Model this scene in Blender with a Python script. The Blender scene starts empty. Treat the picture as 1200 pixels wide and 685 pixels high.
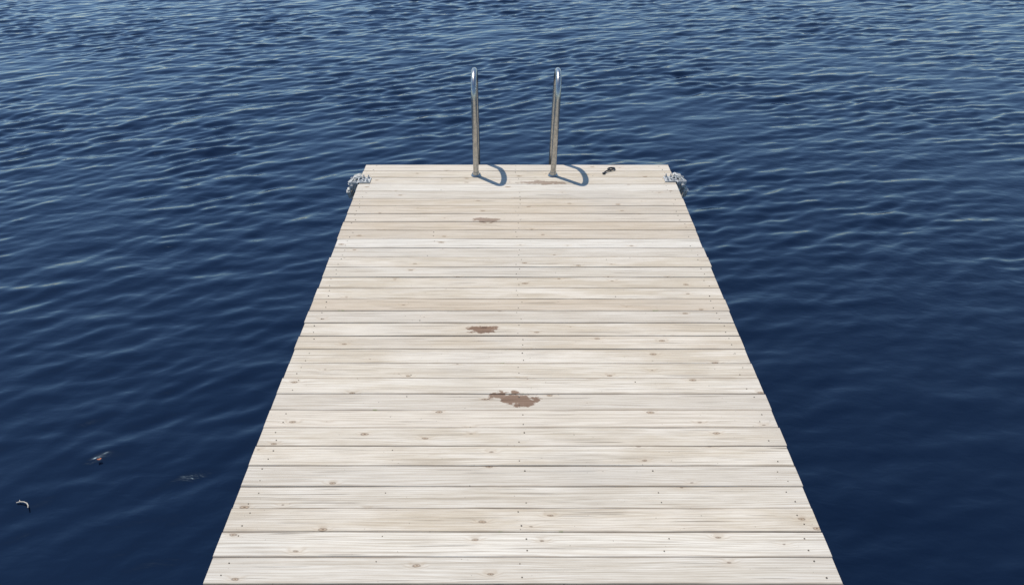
import bpy, bmesh, math, random
import numpy as np
from mathutils import Vector, Matrix
random.seed(7); rng=np.random.default_rng(11)
sc=bpy.context.scene
sc.view_settings.view_transform='Standard'; sc.view_settings.look='None'; sc.view_settings.exposure=0
R=math.radians
H=2.345; DX=0.039; W=2.2; YF=5.83; PITCH=0.119; WZ=-0.36

# ---------- helpers
def mat(name):
    m=bpy.data.materials.new(name); m.use_nodes=True
    nt=m.node_tree; b=nt.nodes['Principled BSDF']; return m,nt,b
class N:
    def __init__(s,nt): s.nt=nt
    def n(s,t,**k):
        x=s.nt.nodes.new(t)
        for a,v in k.items(): setattr(x,a,v)
        return x
    def put(s,sock,v):
        if isinstance(v,bpy.types.NodeSocket): s.nt.links.new(v,sock)
        else: sock.default_value=v
    def m(s,op,a,b=0.0,c=0.0,clamp=False):
        x=s.n('ShaderNodeMath',operation=op,use_clamp=clamp)
        s.put(x.inputs[0],a); s.put(x.inputs[1],b)
        if op in('MULTIPLY_ADD',): s.put(x.inputs[2],c)
        return x.outputs[0]
    def xyz(s,a,b,c):
        x=s.n('ShaderNodeCombineXYZ')
        for i,v in enumerate((a,b,c)): s.put(x.inputs[i],v)
        return x.outputs[0]
    def noise(s,vec,scale=1,detail=2,rough=.5,dist=0):
        x=s.n('ShaderNodeTexNoise'); s.put(x.inputs['Vector'],vec)
        x.inputs['Scale'].default_value=scale; x.inputs['Detail'].default_value=detail
        x.inputs['Roughness'].default_value=rough; x.inputs['Distortion'].default_value=dist
        return x.outputs['Fac']
    def ramp(s,v,a,b,lo=0.0,hi=1.0):
        x=s.n('ShaderNodeMapRange',interpolation_type='SMOOTHSTEP')
        s.put(x.inputs[0],v); x.inputs[1].default_value=a; x.inputs[2].default_value=b
        x.inputs[3].default_value=lo; x.inputs[4].default_value=hi
        return x.outputs[0]
    def mix(s,f,a,b,blend='MIX'):
        x=s.n('ShaderNodeMix',data_type='RGBA',blend_type=blend)
        s.put(x.inputs[0],f); s.put(x.inputs[6],a if isinstance(a,bpy.types.NodeSocket) else (*a,1)); s.put(x.inputs[7],b if isinstance(b,bpy.types.NodeSocket) else (*b,1))
        return x.outputs[2]

def add(name,me,m=None,parent=None,smooth=False):
    o=bpy.data.objects.new(name,me); sc.collection.objects.link(o)
    if m: me.materials.append(m)
    if parent: o.parent=parent
    if smooth:
        for p in me.polygons: p.use_smooth=True
    return o
def empty(name):
    o=bpy.data.objects.new(name,None); sc.collection.objects.link(o); return o

# ---------- wood
def wood_mat():
    m,nt,b=mat('weathered_pine'); g=N(nt)
    uv=g.n('ShaderNodeUVMap'); uv.uv_map='UVMap'
    s=g.n('ShaderNodeSeparateXYZ'); nt.links.new(uv.outputs[0],s.inputs[0]); u,v=s.outputs[0],s.outputs[1]
    at=g.n('ShaderNodeAttribute'); at.attribute_name='rnd'; r=at.outputs['Fac']
    geo=g.n('ShaderNodeNewGeometry'); ps=g.n('ShaderNodeSeparateXYZ'); nt.links.new(geo.outputs['Position'],ps.inputs[0])
    ro=g.m('MULTIPLY',r,37.0)
    vm=g.m('MULTIPLY',v,0.115)
    # knots
    kvec=g.xyz(g.m('MULTIPLY_ADD',u,3.3,ro),g.m('MULTIPLY_ADD',vm,7.0,g.m('MULTIPLY',r,91.0)),0.0)
    wob=g.n('ShaderNodeVectorMath',operation='MULTIPLY_ADD')
    nz=g.n('ShaderNodeTexNoise'); nt.links.new(kvec,nz.inputs['Vector']); nz.inputs['Scale'].default_value=14
    nt.links.new(nz.outputs['Color'],wob.inputs[0]); wob.inputs[1].default_value=(.04,.04,0); nt.links.new(kvec,wob.inputs[2])
    vo=g.n('ShaderNodeTexVoronoi',voronoi_dimensions='2D'); nt.links.new(wob.outputs[0],vo.inputs['Vector']); vo.inputs['Scale'].default_value=1
    d=vo.outputs['Distance']
    vs=g.n('ShaderNodeSeparateXYZ'); nt.links.new(vo.outputs['Color'],vs.inputs[0])
    krad=g.m('MULTIPLY_ADD',vs.outputs[0],0.074,-0.022)
    krel=g.m('SUBTRACT',krad,d)
    knot=g.ramp(krel,-0.006,0.014)
    kring=g.m('SUBTRACT',g.ramp(krel,-0.02,-0.002),g.ramp(krel,0.0,0.016),clamp=True)
    kcore=g.ramp(g.m('SUBTRACT',g.m('MULTIPLY',krad,.35),d),-.004,.006)
    halo=g.m('MULTIPLY',g.ramp(d,0.18,0.01),g.ramp(krad,-.01,.02))
    # growth rings
    low=g.noise(g.xyz(g.m('MULTIPLY',u,0.7),g.m('MULTIPLY',vm,6.0),ro),1,2,.5)
    ph=g.m('ADD',g.m('MULTIPLY',vm,480.0),g.m('MULTIPLY',low,52.0))
    ph=g.m('ADD',ph,g.m('MULTIPLY',halo,9.0))
    rings=g.m('MULTIPLY_ADD',g.m('SINE',ph),0.5,0.5)
    fine=g.noise(g.xyz(g.m('MULTIPLY',u,5.0),g.m('MULTIPLY',vm,420.0),ro),1,4,.65)
    med=g.noise(g.xyz(g.m('MULTIPLY',u,1.3),g.m('MULTIPLY',vm,75.0),g.m('ADD',ro,5)),1,4,.65)
    blot=g.noise(g.xyz(g.m('MULTIPLY',u,2.2),g.m('MULTIPLY',vm,12.0),g.m('ADD',ro,15)),1,4,.65)
    big=g.noise(geo.outputs['Position'],1.1,3,.5)
    # colour
    c=g.mix(g.ramp(blot,.33,.67),(.525,.445,.33),(.66,.59,.48))
    c=g.mix(g.m('MULTIPLY',g.ramp(g.m('FRACT',g.m('MULTIPLY',r,7.3)),0.3,1.0),.6),c,(.56,.525,.455))
    c=g.mix(g.m('MULTIPLY',g.ramp(g.m('FRACT',g.m('MULTIPLY',r,13.7)),0.45,1.0),.75),c,(.475,.365,.245))
    c=g.mix(g.m('MULTIPLY',g.ramp(g.m('FRACT',g.m('MULTIPLY',r,23.1)),0.7,1.0),.55),c,(.74,.69,.59))
    c=g.mix(g.m('MULTIPLY',g.m('POWER',rings,2.0),.32),c,(.36,.27,.18))
    c=g.mix(g.ramp(fine,.48,.74,0,.75),c,(.27,.215,.155))
    c=g.mix(g.ramp(fine,.47,.2,0,.5),c,(.77,.73,.64))
    c=g.mix(g.ramp(med,.51,.70,0,.68),c,(.34,.28,.205))
    c=g.mix(g.ramp(med,.45,.25,0,.4),c,(.73,.68,.58))
    c=g.mix(g.ramp(big,.48,.75,0,.45),c,(.42,.38,.32))
    spl=g.noise(g.xyz(g.m('MULTIPLY',u,2.0),g.m('MULTIPLY',vm,200.0),g.m('ADD',ro,50)),1,1,.5)
    split=g.ramp(spl,.70,.755)
    c=g.mix(g.m('MULTIPLY',split,.75),c,(.13,.095,.065))
    c=g.mix(g.m('MULTIPLY',halo,.2),c,(.44,.31,.18))
    c=g.mix(g.m('MULTIPLY',knot,.6),c,(.34,.23,.14))
    c=g.mix(g.m('MULTIPLY',kring,.6),c,(.13,.09,.065))
    c=g.mix(g.m('MULTIPLY',kcore,.85),c,(.08,.055,.04))
    e=g.m('ABSOLUTE',g.m('SUBTRACT',v,.5))
    en=g.noise(g.xyz(g.m('MULTIPLY',u,3.5),v,g.m('ADD',ro,77)),1,4,.6)
    ed=g.ramp(g.m('ADD',e,g.m('MULTIPLY_ADD',en,.22,-.11)),.42,.52)
    c=g.mix(g.m('MULTIPLY',ed,.48),c,(.27,.20,.135))
    sp=g.noise(geo.outputs['Position'],75,2,.5); c=g.mix(g.ramp(sp,.72,.78,0,.7),c,(.10,.08,.06))
    al=g.noise(geo.outputs['Position'],14,3,.6); c=g.mix(g.m('MULTIPLY',g.ramp(al,.66,.76),ed),c,(.18,.22,.07))
    # wet patches
    wet=None
    px=ps.outputs[0]; py=ps.outputs[1]
    wn=g.noise(geo.outputs['Position'],24,4,.65); wn2=g.noise(g.xyz(g.m('MULTIPLY',px,10.0),g.m('MULTIPLY',py,30.0),3.0),1,3,.6)
    wsh=g.m('ADD',g.m('MULTIPLY_ADD',wn,2.6,-1.3),g.m('MULTIPLY_ADD',wn2,2.4,-1.2))
    for (x,y,a,bb,st) in [(0.02,3.06,.075,.045,1.0),(.055,3.03,.055,.03,1.0),(-.055,3.075,.055,.022,.95),(-.151,3.622,.080,.026,1.0),(-.16,4.897,.10,.028,.75),
                          (.20,5.50,.15,.030,.7)]:
        dx=g.m('DIVIDE',g.m('SUBTRACT',px,x),a); dy=g.m('DIVIDE',g.m('SUBTRACT',py,y),bb)
        dd=g.m('SQRT',g.m('ADD',g.m('MULTIPLY',dx,dx),g.m('MULTIPLY',dy,dy)))
        w=g.m('MULTIPLY',g.ramp(g.m('ADD',dd,wsh),1.18,.85),st)
        wet=w if wet is None else g.m('MAXIMUM',wet,w)
    c=g.mix(g.m('MULTIPLY',wet,.92),c,g.mix(1.0,c,(.34,.22,.16),'MULTIPLY'))
    nt.links.new(c,b.inputs['Base Color'])
    g.put(b.inputs['Roughness'],g.m('MULTIPLY_ADD',wet,-.25,.8)); b.inputs['Specular IOR Level'].default_value=.2
    hgt=g.m('ADD',g.m('MULTIPLY',fine,.7),g.m('MULTIPLY',rings,.2))
    hgt=g.m('SUBTRACT',hgt,g.m('MULTIPLY',split,2.0)); hgt=g.m('ADD',hgt,g.m('MULTIPLY',knot,.5))
    bp=g.n('ShaderNodeBump'); bp.inputs['Strength'].default_value=.6; bp.inputs['Distance'].default_value=.0016
    nt.links.new(hgt,bp.inputs['Height']); nt.links.new(bp.outputs[0],b.inputs['Normal'])
    return m
WOOD=wood_mat()

def simple(name,col,rough=.6,metal=0,bump=0,scale=30,var=.3,dark=None):
    m,nt,b=mat(name); g=N(nt)
    tc=g.n('ShaderNodeTexCoord'); nz=g.noise(tc.outputs['Object'],scale,4,.6)
    dk=dark or tuple(x*(1-var) for x in col)
    nt.links.new(g.mix(g.ramp(nz,.35,.65),col,dk),b.inputs['Base Color'])
    g.put(b.inputs['Roughness'],g.m('MULTIPLY_ADD',nz,.2,rough-.1)); b.inputs['Metallic'].default_value=metal
    if bump:
        bp=g.n('ShaderNodeBump'); bp.inputs['Distance'].default_value=bump; nt.links.new(nz,bp.inputs['Height']); nt.links.new(bp.outputs[0],b.inputs['Normal'])
    return m
STEEL=simple('brushed_stainless',(.50,.49,.46),.30,1,0,60,.25)
GALV=simple('galvanised_steel',(.52,.52,.50),.6,.2,.0005,45,.35)
SCREW=simple('screw_head',(.16,.13,.10),.6,.3,0,200,.5)
BLACK=simple('black_rubber',(.018,.018,.02),.55,0,.0005,80,.4)
BUMP=simple('worn_grey_plastic',(.58,.57,.52),.7,0,.003,55,.5,(.24,.22,.19))
FRAME=simple('damp_timber',(.20,.16,.11),.8,0,.001,25,.5)
FLOAT=simple('float_plastic',(.05,.055,.06),.6,0,.001,10,.3)

# ---------- dock
dock=empty('wooden_dock')
verts=[];faces=[];uvs=[];rnd=[];screws=[]
NB=66; seg=24
for k in range(NB):
    ytop=YF-k*PITCH
    gap=random.choice([.001,.0015,.002,.0025,.0025,.003,.0055]); 
    y1=ytop-gap*random.uniform(.3,.7); y0=ytop-PITCH+gap*.5
    if k==0: y1=ytop
    xl=DX-W/2+random.uniform(-.004,.004); xr=DX+W/2+random.uniform(-.004,.004)
    zt=random.uniform(-.0009,.0009); tilt=random.uniform(-.0009,.0009); cup=random.uniform(-.0005,.0010)
    slope=random.uniform(-.0012,.0012); rv=random.random()
    ww=y1-y0; bv=.0025; th=.028
    prof=[(y0,-th),(y0,-bv),(y0+bv*.35,-bv*.35),(y0+bv,0),(y0+ww*.5,cup),(y1-bv,0),(y1-bv*.35,-bv*.35),(y1,-bv),(y1,-th)]
    base=len(verts); pn=len(prof)
    ph1=random.uniform(0,6); ph2=random.uniform(0,6)
    for i in range(seg+1):
        x=xl+(xr-xl)*i/seg; t=(i/seg-.5)
        wy=slope*t+.0005*math.sin(5*x+ph1)+.0003*math.sin(13*x+ph2)
        for (py,pz) in prof:
            z=pz+zt+tilt*((py-y0)/ww-.5)+.0007*math.sin(3*x+ph2)
            verts.append((x,py+wy,z))
    for i in range(seg):
        for j in range(pn):
            j2=(j+1)%pn
            faces.append((base+i*pn+j,base+(i+1)*pn+j,base+(i+1)*pn+j2,base+i*pn+j2)); rnd.append(rv)
    faces.append(tuple(base+j for j in range(pn))); rnd.append(rv)
    faces.append(tuple(base+seg*pn+j for j in reversed(range(pn)))); rnd.append(rv)
    for sx in (-1.035,-.52,0,.52,1.035):
        for fy in (.24,.76):
            if abs(sx)==.52 and random.random()<.75: continue
            if random.random()<.15: continue
            screws.append((DX+sx+random.uniform(-.016,.016),y0+ww*fy+random.uniform(-.010,.010),zt+.0008))
me=bpy.data.meshes.new('planks'); me.from_pydata(verts,[],faces)
ul=me.uv_layers.new(name='UVMap')
at=me.attributes.new('rnd','FLOAT','FACE'); at.data.foreach_set('value',rnd)
for p in me.polygons:
    for li in p.loop_indices:
        vi=me.loops[li].vertex_index; bi=vi//((seg+1)*9)
        x,y,z=verts[vi]; yt=YF-bi*PITCH
        ul.data[li].uv=(x,min(1,max(0,(y-(yt-PITCH))/PITCH)))
me.validate(); me.update()
bm=bmesh.new(); bm.from_mesh(me); bmesh.ops.recalc_face_normals(bm,faces=bm.faces); bm.to_mesh(me); bm.free()
add('planks',me,WOOD,dock)
# screws
bm=bmesh.new()
for (x,y,z) in screws:
    r=random.uniform(.0024,.0036)
    bmesh.ops.create_cone(bm,cap_ends=True,segments=10,radius1=r,radius2=r*.9,depth=.0016,matrix=Matrix.Translation((x,y,z+.0002)))
me=bpy.data.meshes.new('screws'); bm.to_mesh(me); bm.free(); add('screws',me,SCREW,dock)
def box(bm,x0,x1,y0,y1,z0,z1,bev=0):
    r=bmesh.ops.create_cube(bm,size=1,matrix=Matrix.Translation(((x0+x1)/2,(y0+y1)/2,(z0+z1)/2))@Matrix.Diagonal((x1-x0,y1-y0,z1-z0,1)))
    if bev:
        es=list({e for v in r['verts'] for e in v.link_edges})
        bmesh.ops.bevel(bm,geom=es,offset=bev,segments=2,affect='EDGES')
YN=YF-NB*PITCH
bm=bmesh.new()
for x in (-1.06,-.54,-.02,.5,1.01):
    box(bm,DX+x,DX+x+.048,YN+.01,YF-.06,-.19,-.034,.003)
box(bm,DX-1.06,DX+1.058,YF-.058,YF-.012,-.19,-.034,.003)
me=bpy.data.meshes.new('frame'); bm.to_mesh(me); bm.free(); add('frame',me,FRAME,dock)
bm=bmesh.new()
for yy in (4.6,2.4,.2,-1.6):
    box(bm,DX-.95,DX-.35,yy-.1,yy+.9,-.62,-.195,.05); box(bm,DX+.35,DX+.95,yy-.1,yy+.9,-.62,-.195,.05)
me=bpy.data.meshes.new('floats'); bm.to_mesh(me); bm.free(); add('floats',me,FLOAT,dock)

# ---------- tubes
def tube(name,pts,r,m,parent,cyc=False,res=12):
    cu=bpy.data.curves.new(name,'CURVE'); cu.dimensions='3D'; cu.bevel_depth=r; cu.bevel_resolution=6; cu.use_fill_caps=True
    sp=cu.splines.new('POLY'); sp.points.add(len(pts)-1)
    for i,p in enumerate(pts): sp.points[i].co=(*p,1)
    sp.use_cyclic_u=cyc; sp.use_smooth=True
    cu.materials.append(m)
    tmp=bpy.data.objects.new('t',cu); sc.collection.objects.link(tmp)
    dg=bpy.context.evaluated_depsgraph_get(); me=bpy.data.meshes.new_from_object(tmp.evaluated_get(dg))
    bpy.data.objects.remove(tmp)
    o=bpy.data.objects.new(name,me); sc.collection.objects.link(o); o.parent=parent
    for p in me.polygons: p.use_smooth=True
    return o
lad=empty('swim_ladder')
def rail(name,xb,lean,top):
    ra=.15; yc=5.63+ra; pts=[]
    zs=top-ra
    for i in range(9): 
        z=zs*i/8; pts.append((xb+lean*z,5.63-.0,z))
    for i in range(1,24):
        a=math.pi*i/24; z=zs+ra*math.sin(a); pts.append((xb+lean*z,yc-ra*math.cos(a),z))
    for i in range(0,15):
        z=zs-(zs+1.05)*i/14; pts.append((xb+lean*max(z,0),yc+ra,z))
    tube(name,pts,.0195,STEEL,lad)
    bm=bmesh.new()
    bmesh.ops.create_cone(bm,cap_ends=True,segments=28,radius1=.036,radius2=.032,depth=.006,matrix=Matrix.Translation((xb,5.63,.0065)))
    bmesh.ops.create_cone(bm,cap_ends=True,segments=24,radius1=.024,radius2=.022,depth=.02,matrix=Matrix.Translation((xb,5.63,.018)))
    for a in range(3):
        bmesh.ops.create_cone(bm,cap_ends=True,segments=6,radius1=.004,radius2=.004,depth=.004,matrix=Matrix.Translation((xb+.030*math.cos(a*2.1+.5),5.63+.030*math.sin(a*2.1+.5),.011)))
    me=bpy.data.meshes.new(name+'_flange'); bm.to_mesh(me); bm.free(); add(name+'_flange',me,STEEL,lad)
rail('rail_left',-.254,-.006,.70)
rail('rail_right',.290,.035,.70)
bm=bmesh.new()
for z in (-.28,-.55,-.82): box(bm,-.236,.272,5.90,5.96,z-.012,z+.012,.005)
me=bpy.data.meshes.new('treads'); bm.to_mesh(me); bm.free(); add('treads',me,STEEL,lad)

# ---------- corner brackets
def bracket(side,name,y):
    e=empty(name); xe=DX+side*W/2
    def X(a): return xe+side*a   # + outwards
    def bx(bm,a0,a1,y0,y1,z0,z1,bev=0):
        p,q=sorted((X(a0),X(a1))); box(bm,p,q,y0,y1,z0,z1,bev)
    bm=bmesh.new()
    bx(bm,-.075,.012,y-.045,y+.045,.003,.009,.001)
    bx(bm,.008,.016,y-.055,y+.055,-.16,.0085,.001)
    for yy in (y-.05,y+.03):
        bx(bm,.016,.07,yy,yy+.014,-.05,.012,.004)
    me=bpy.data.meshes.new('angle_plate'); bm.to_mesh(me); bm.free(); add('angle_plate',me,GALV,e)
    bm=bmesh.new()
    for (a,yy) in ((-.055,y-.028),(-.025,y+.028),(-.058,y+.028)):
        bmesh.ops.create_cone(bm,cap_ends=True,segments=24,radius1=.011,radius2=.011,depth=.003,matrix=Matrix.Translation((X(a),yy,.0105)))
        bmesh.ops.create_cone(bm,cap_ends=True,segments=6,radius1=.008,radius2=.0075,depth=.010,matrix=Matrix.Translation((X(a),yy,.017)))
        bmesh.ops.create_cone(bm,cap_ends=True,segments=12,radius1=.004,radius2=.004,depth=.016,matrix=Matrix.Translation((X(a),yy,.027)))
    bmesh.ops.create_cone(bm,cap_ends=True,segments=16,radius1=.010,radius2=.010,depth=.15,matrix=Matrix.Translation((X(.048),y-.005,-.012))@Matrix.Rotation(R(90),4,'X'))
    me=bpy.data.meshes.new('bolts'); bm.to_mesh(me); bm.free(); add('bolts',me,GALV,e)
    # cast hinge knuckle: chunky bevelled casting stepping out and down over the edge
    bm=bmesh.new()
    def blk(a0,a1,y0,y1,z0,z1,rot,bev):
        cx_,cy_,cz_=(X((a0+a1)/2),(y0+y1)/2,(z0+z1)/2)
        M=Matrix.Translation((cx_,cy_,cz_))@Matrix.Rotation(side*R(rot),4,'Y')@Matrix.Rotation(-side*R(rot*.6),4,'Z')@Matrix.Diagonal((abs(a1-a0),y1-y0,z1-z0,1))
        r=bmesh.ops.create_cube(bm,size=1,matrix=M); es=list({e2 for v2 in r['verts'] for e2 in v2.link_edges})
        bmesh.ops.bevel(bm,geom=es,offset=bev,segments=3,affect='EDGES')
    blk(-.012,.050,y+.002,y+.066,.006,.028,14,.007)
    blk(.022,.085,y-.045,y+.050,-.030,.006,38,.010)
    blk(.040,.088,y-.075,y+.010,-.110,-.040,20,.012)
    me=bpy.data.meshes.new('hinge_casting'); bm.to_mesh(me); bm.free(); add('hinge_casting',me,BUMP,e)
    pts=[(X(.045+.015*math.sin(i*.5)),y-.065-.003*i,.002-.014*i) for i in range(12)]
    tube('rope_tail',pts,.005,BUMP,e)
    tube('shackle',[(X(-.012+.018*math.cos(t)),y-.01+.022*math.sin(t),.016+.005*math.sin(2*t)) for t in [i*math.pi/8 for i in range(16)]],.0045,GALV,e,True)
bracket(-1,'dock_bracket',5.53)
bracket(1,'dock_bracket',5.55)

# ---------- black strap hook
hk=empty('mooring_hook')
cx,cy=.699,5.71
pts=[(-.045,-.055),(-.03,-.03),(-.005,-.012),(.02,.0),(.038,.022),(.032,.045),(.01,.05),(-.008,.036),(-.004,.014),(.012,-.002)]
sm=[]
for i in range(len(pts)-1):
    p0=pts[max(i-1,0)];p1=pts[i];p2=pts[i+1];p3=pts[min(i+2,len(pts)-1)]
    for j in range(6):
        t=j/6
        q=[.5*((2*p1[k])+(-p0[k]+p2[k])*t+(2*p0[k]-5*p1[k]+4*p2[k]-p3[k])*t*t+(-p0[k]+3*p1[k]-3*p2[k]+p3[k])*t**3) for k in(0,1)]
        sm.append((cx+q[0],cy+q[1],.008+.004*math.sin((i+t)*.7)))
tube('strap',sm,.0055,BLACK,hk)
bm=bmesh.new(); box(bm,cx-.058,cx-.036,cy-.068,cy-.048,.003,.012,.003)
me=bpy.data.meshes.new('clip'); bm.to_mesh(me); bm.free(); add('clip',me,BLACK,hk)

# ---------- water
def axis(lo,hi,step,far,grow=1.12):
    a=list(np.arange(lo,hi+step/2,step)); s=step;x=a[-1]
    up=[]
    while x<far: s*=grow; x+=s; up.append(x)
    s=step;x=a[0];dn=[]
    while x>-far: s*=grow; x-=s; dn.append(x)
    return np.array(dn[::-1]+a+up)
xs=axis(-8.5,8.5,.019,900); ys=axis(1.2,14.5,.019,900)
X,Y=np.meshgrid(xs,ys)
dxs=np.gradient(xs); dys=np.gradient(ys); SP=np.maximum(*np.meshgrid(dxs,dys))
Z=np.zeros_like(X)
wind=R(-68)
mod=np.zeros_like(X)
for i in range(9):
    a=rng.uniform(0,2*math.pi); k=2*math.pi/rng.uniform(1.2,5); mod+=np.sin(k*(X*math.cos(a)+Y*math.sin(a))+rng.uniform(0,6.28))
mod=np.clip(1+mod*.13,.45,1.45)
dist=np.clip((Y-2)/6,0,1)
lee=np.clip((X-.8)/2.5,0,1)*np.clip((5.5-Y)/3,0,1)
near=np.clip((4.2-Y)/1.8,0,1)*np.clip((.5-X)/.5,0,1)
calm=(.60+.40*dist)*(1-.25*lee)*(1-.33*near)
wx=.05*np.sin(1.3*X+.7*Y)+.06*np.sin(.8*Y-.5*X+2); wy=.05*np.sin(1.1*X-1.0*Y+1)
NW=120
for i in range(NW):
    lam=.085*(.80/.085)**((i+rng.random())/NW)
    k=2*math.pi/lam
    a=wind+rng.normal(0,.42)
    slope=.0235*rng.uniform(.6,1.2)/math.sqrt(1+(lam/.30)**2.5)
    amp=slope/k
    fade=np.clip((lam/SP-3)/3,0,1)
    p=k*((X+wx)*math.cos(a)+(Y+wy)*math.sin(a))+rng.uniform(0,6.28)
    Z+=amp*fade*(np.sin(p)-.2*np.cos(2*p))*(mod*calm if lam<.4 else calm)
Z+=WZ
nx,ny=len(xs),len(ys)
co=np.stack([X,Y,Z],-1).reshape(-1,3)
idx=np.arange(nx*ny).reshape(ny,nx)
f=np.stack([idx[:-1,:-1],idx[:-1,1:],idx[1:,1:],idx[1:,:-1]],-1).reshape(-1,4)
me=bpy.data.meshes.new('water'); me.vertices.add(len(co)); me.vertices.foreach_set('co',co.ravel().astype(np.float32))
me.loops.add(f.size); me.loops.foreach_set('vertex_index',f.ravel().astype(np.int32))
me.polygons.add(len(f)); me.polygons.foreach_set('loop_start',np.arange(0,f.size,4,dtype=np.int32))
me.polygons.foreach_set('use_smooth',np.ones(len(f),dtype=bool)); me.update(calc_edges=True)
m,nt,b=mat('lake_water'); g=N(nt)
b.inputs['Base Color'].default_value=(.0012,.0036,.0115,1); b.inputs['Roughness'].default_value=.09; b.inputs['IOR'].default_value=1.53
b.inputs['Specular Tint'].default_value=(.56,.80,1,1)
geo=g.n('ShaderNodeNewGeometry'); mp=g.n('ShaderNodeMapping'); mp.inputs['Rotation'].default_value=(0,0,R(-20)); mp.inputs['Scale'].default_value=(.55,1,1)
nt.links.new(geo.outputs['Position'],mp.inputs[0])
n1=g.noise(mp.outputs[0],16,3,.5,.4); n2=g.noise(mp.outputs[0],6,2,.5,.3)
amt=g.noise(geo.outputs['Position'],.45,2,.5)
h=g.m('MULTIPLY',g.m('ADD',n1,g.m('MULTIPLY',n2,1.2)),g.ramp(amt,.3,.7,.5,1.0))
bp=g.n('ShaderNodeBump'); bp.inputs['Strength'].default_value=1; bp.inputs['Distance'].default_value=.0042
nt.links.new(h,bp.inputs['Height']); nt.links.new(bp.outputs[0],b.inputs['Normal'])
add('water',me,m)

# ---------- floating twig and leaf
def wpos(px,py):
    th=math.atan(.587); d=py+244.5; zc=(H-WZ)*1000/(d*math.cos(th)); return ((px-600)*zc/1000,(zc-(H-WZ)*math.sin(th))/math.cos(th))
TW=simple('bleached_twig',(.55,.48,.38),.7,0,0,40,.3); LF=simple('dead_leaf',(.42,.13,.04),.6,0,0,60,.4)
x,y=wpos(30,593)
tw=empty('floating_twig')
tube('stem',[(x-.045,y+.015,WZ+.008),(x-.03,y+.018,WZ+.011),(x-.012,y+.016,WZ+.012),(x+.005,y+.008,WZ+.012),(x+.016,y-.004,WZ+.011),(x+.022,y-.018,WZ+.010)],.0024,TW,tw)
tube('side_shoot',[(x-.03,y+.018,WZ+.011),(x-.036,y+.026,WZ+.013)],.0014,TW,tw)
bm=bmesh.new()
for (a,c2,s) in [(117,540,.009)]:
    x,y=wpos(a,c2); an=.6; vs=[]
    for i in range(10):
        t=2*math.pi*i/10; rr=s*(1+.25*math.cos(2*t))*(1+.12*math.sin(5*t))
        vs.append(bm.verts.new((x+rr*math.cos(t+an),y+.7*rr*math.sin(t+an),WZ+.014+.002*math.cos(t*2))))
    bm.faces.new(vs)
me=bpy.data.meshes.new('floating_leaf'); bm.to_mesh(me); bm.free(); add('floating_leaf',me,LF)

# ---------- light
sd=Vector((-.29,.30,1)).normalized()
el=math.asin(sd.z); az=math.atan2(sd.x,sd.y)
w=bpy.data.worlds.new('World'); sc.world=w; w.use_nodes=True; nt=w.node_tree
sky=nt.nodes.new('ShaderNodeTexSky'); sky.sky_type='NISHITA'; sky.sun_disc=False; sky.sun_elevation=el; sky.sun_rotation=az
sky.air_density=1.15; sky.dust_density=0; sky.ozone_density=6
nt.links.new(sky.outputs[0],nt.nodes['Background'].inputs[0]); nt.nodes['Background'].inputs[1].default_value=.15
L=bpy.data.lights.new('sun','SUN'); L.energy=4.2; L.angle=R(.5); L.color=(1,.95,.87)
o=bpy.data.objects.new('sun',L); sc.collection.objects.link(o); o.rotation_euler=(-sd).to_track_quat('-Z','Y').to_euler(); o.location=(-3,3,10)

cam=bpy.data.cameras.new('camera'); cam.lens=30; cam.sensor_width=36; cam.clip_end=3000; cam.clip_start=.05
co_=bpy.data.objects.new('camera',cam); sc.collection.objects.link(co_); co_.location=(0,0,H)
co_.rotation_euler=(R(90)-math.atan(.587),0,0); sc.camera=co_
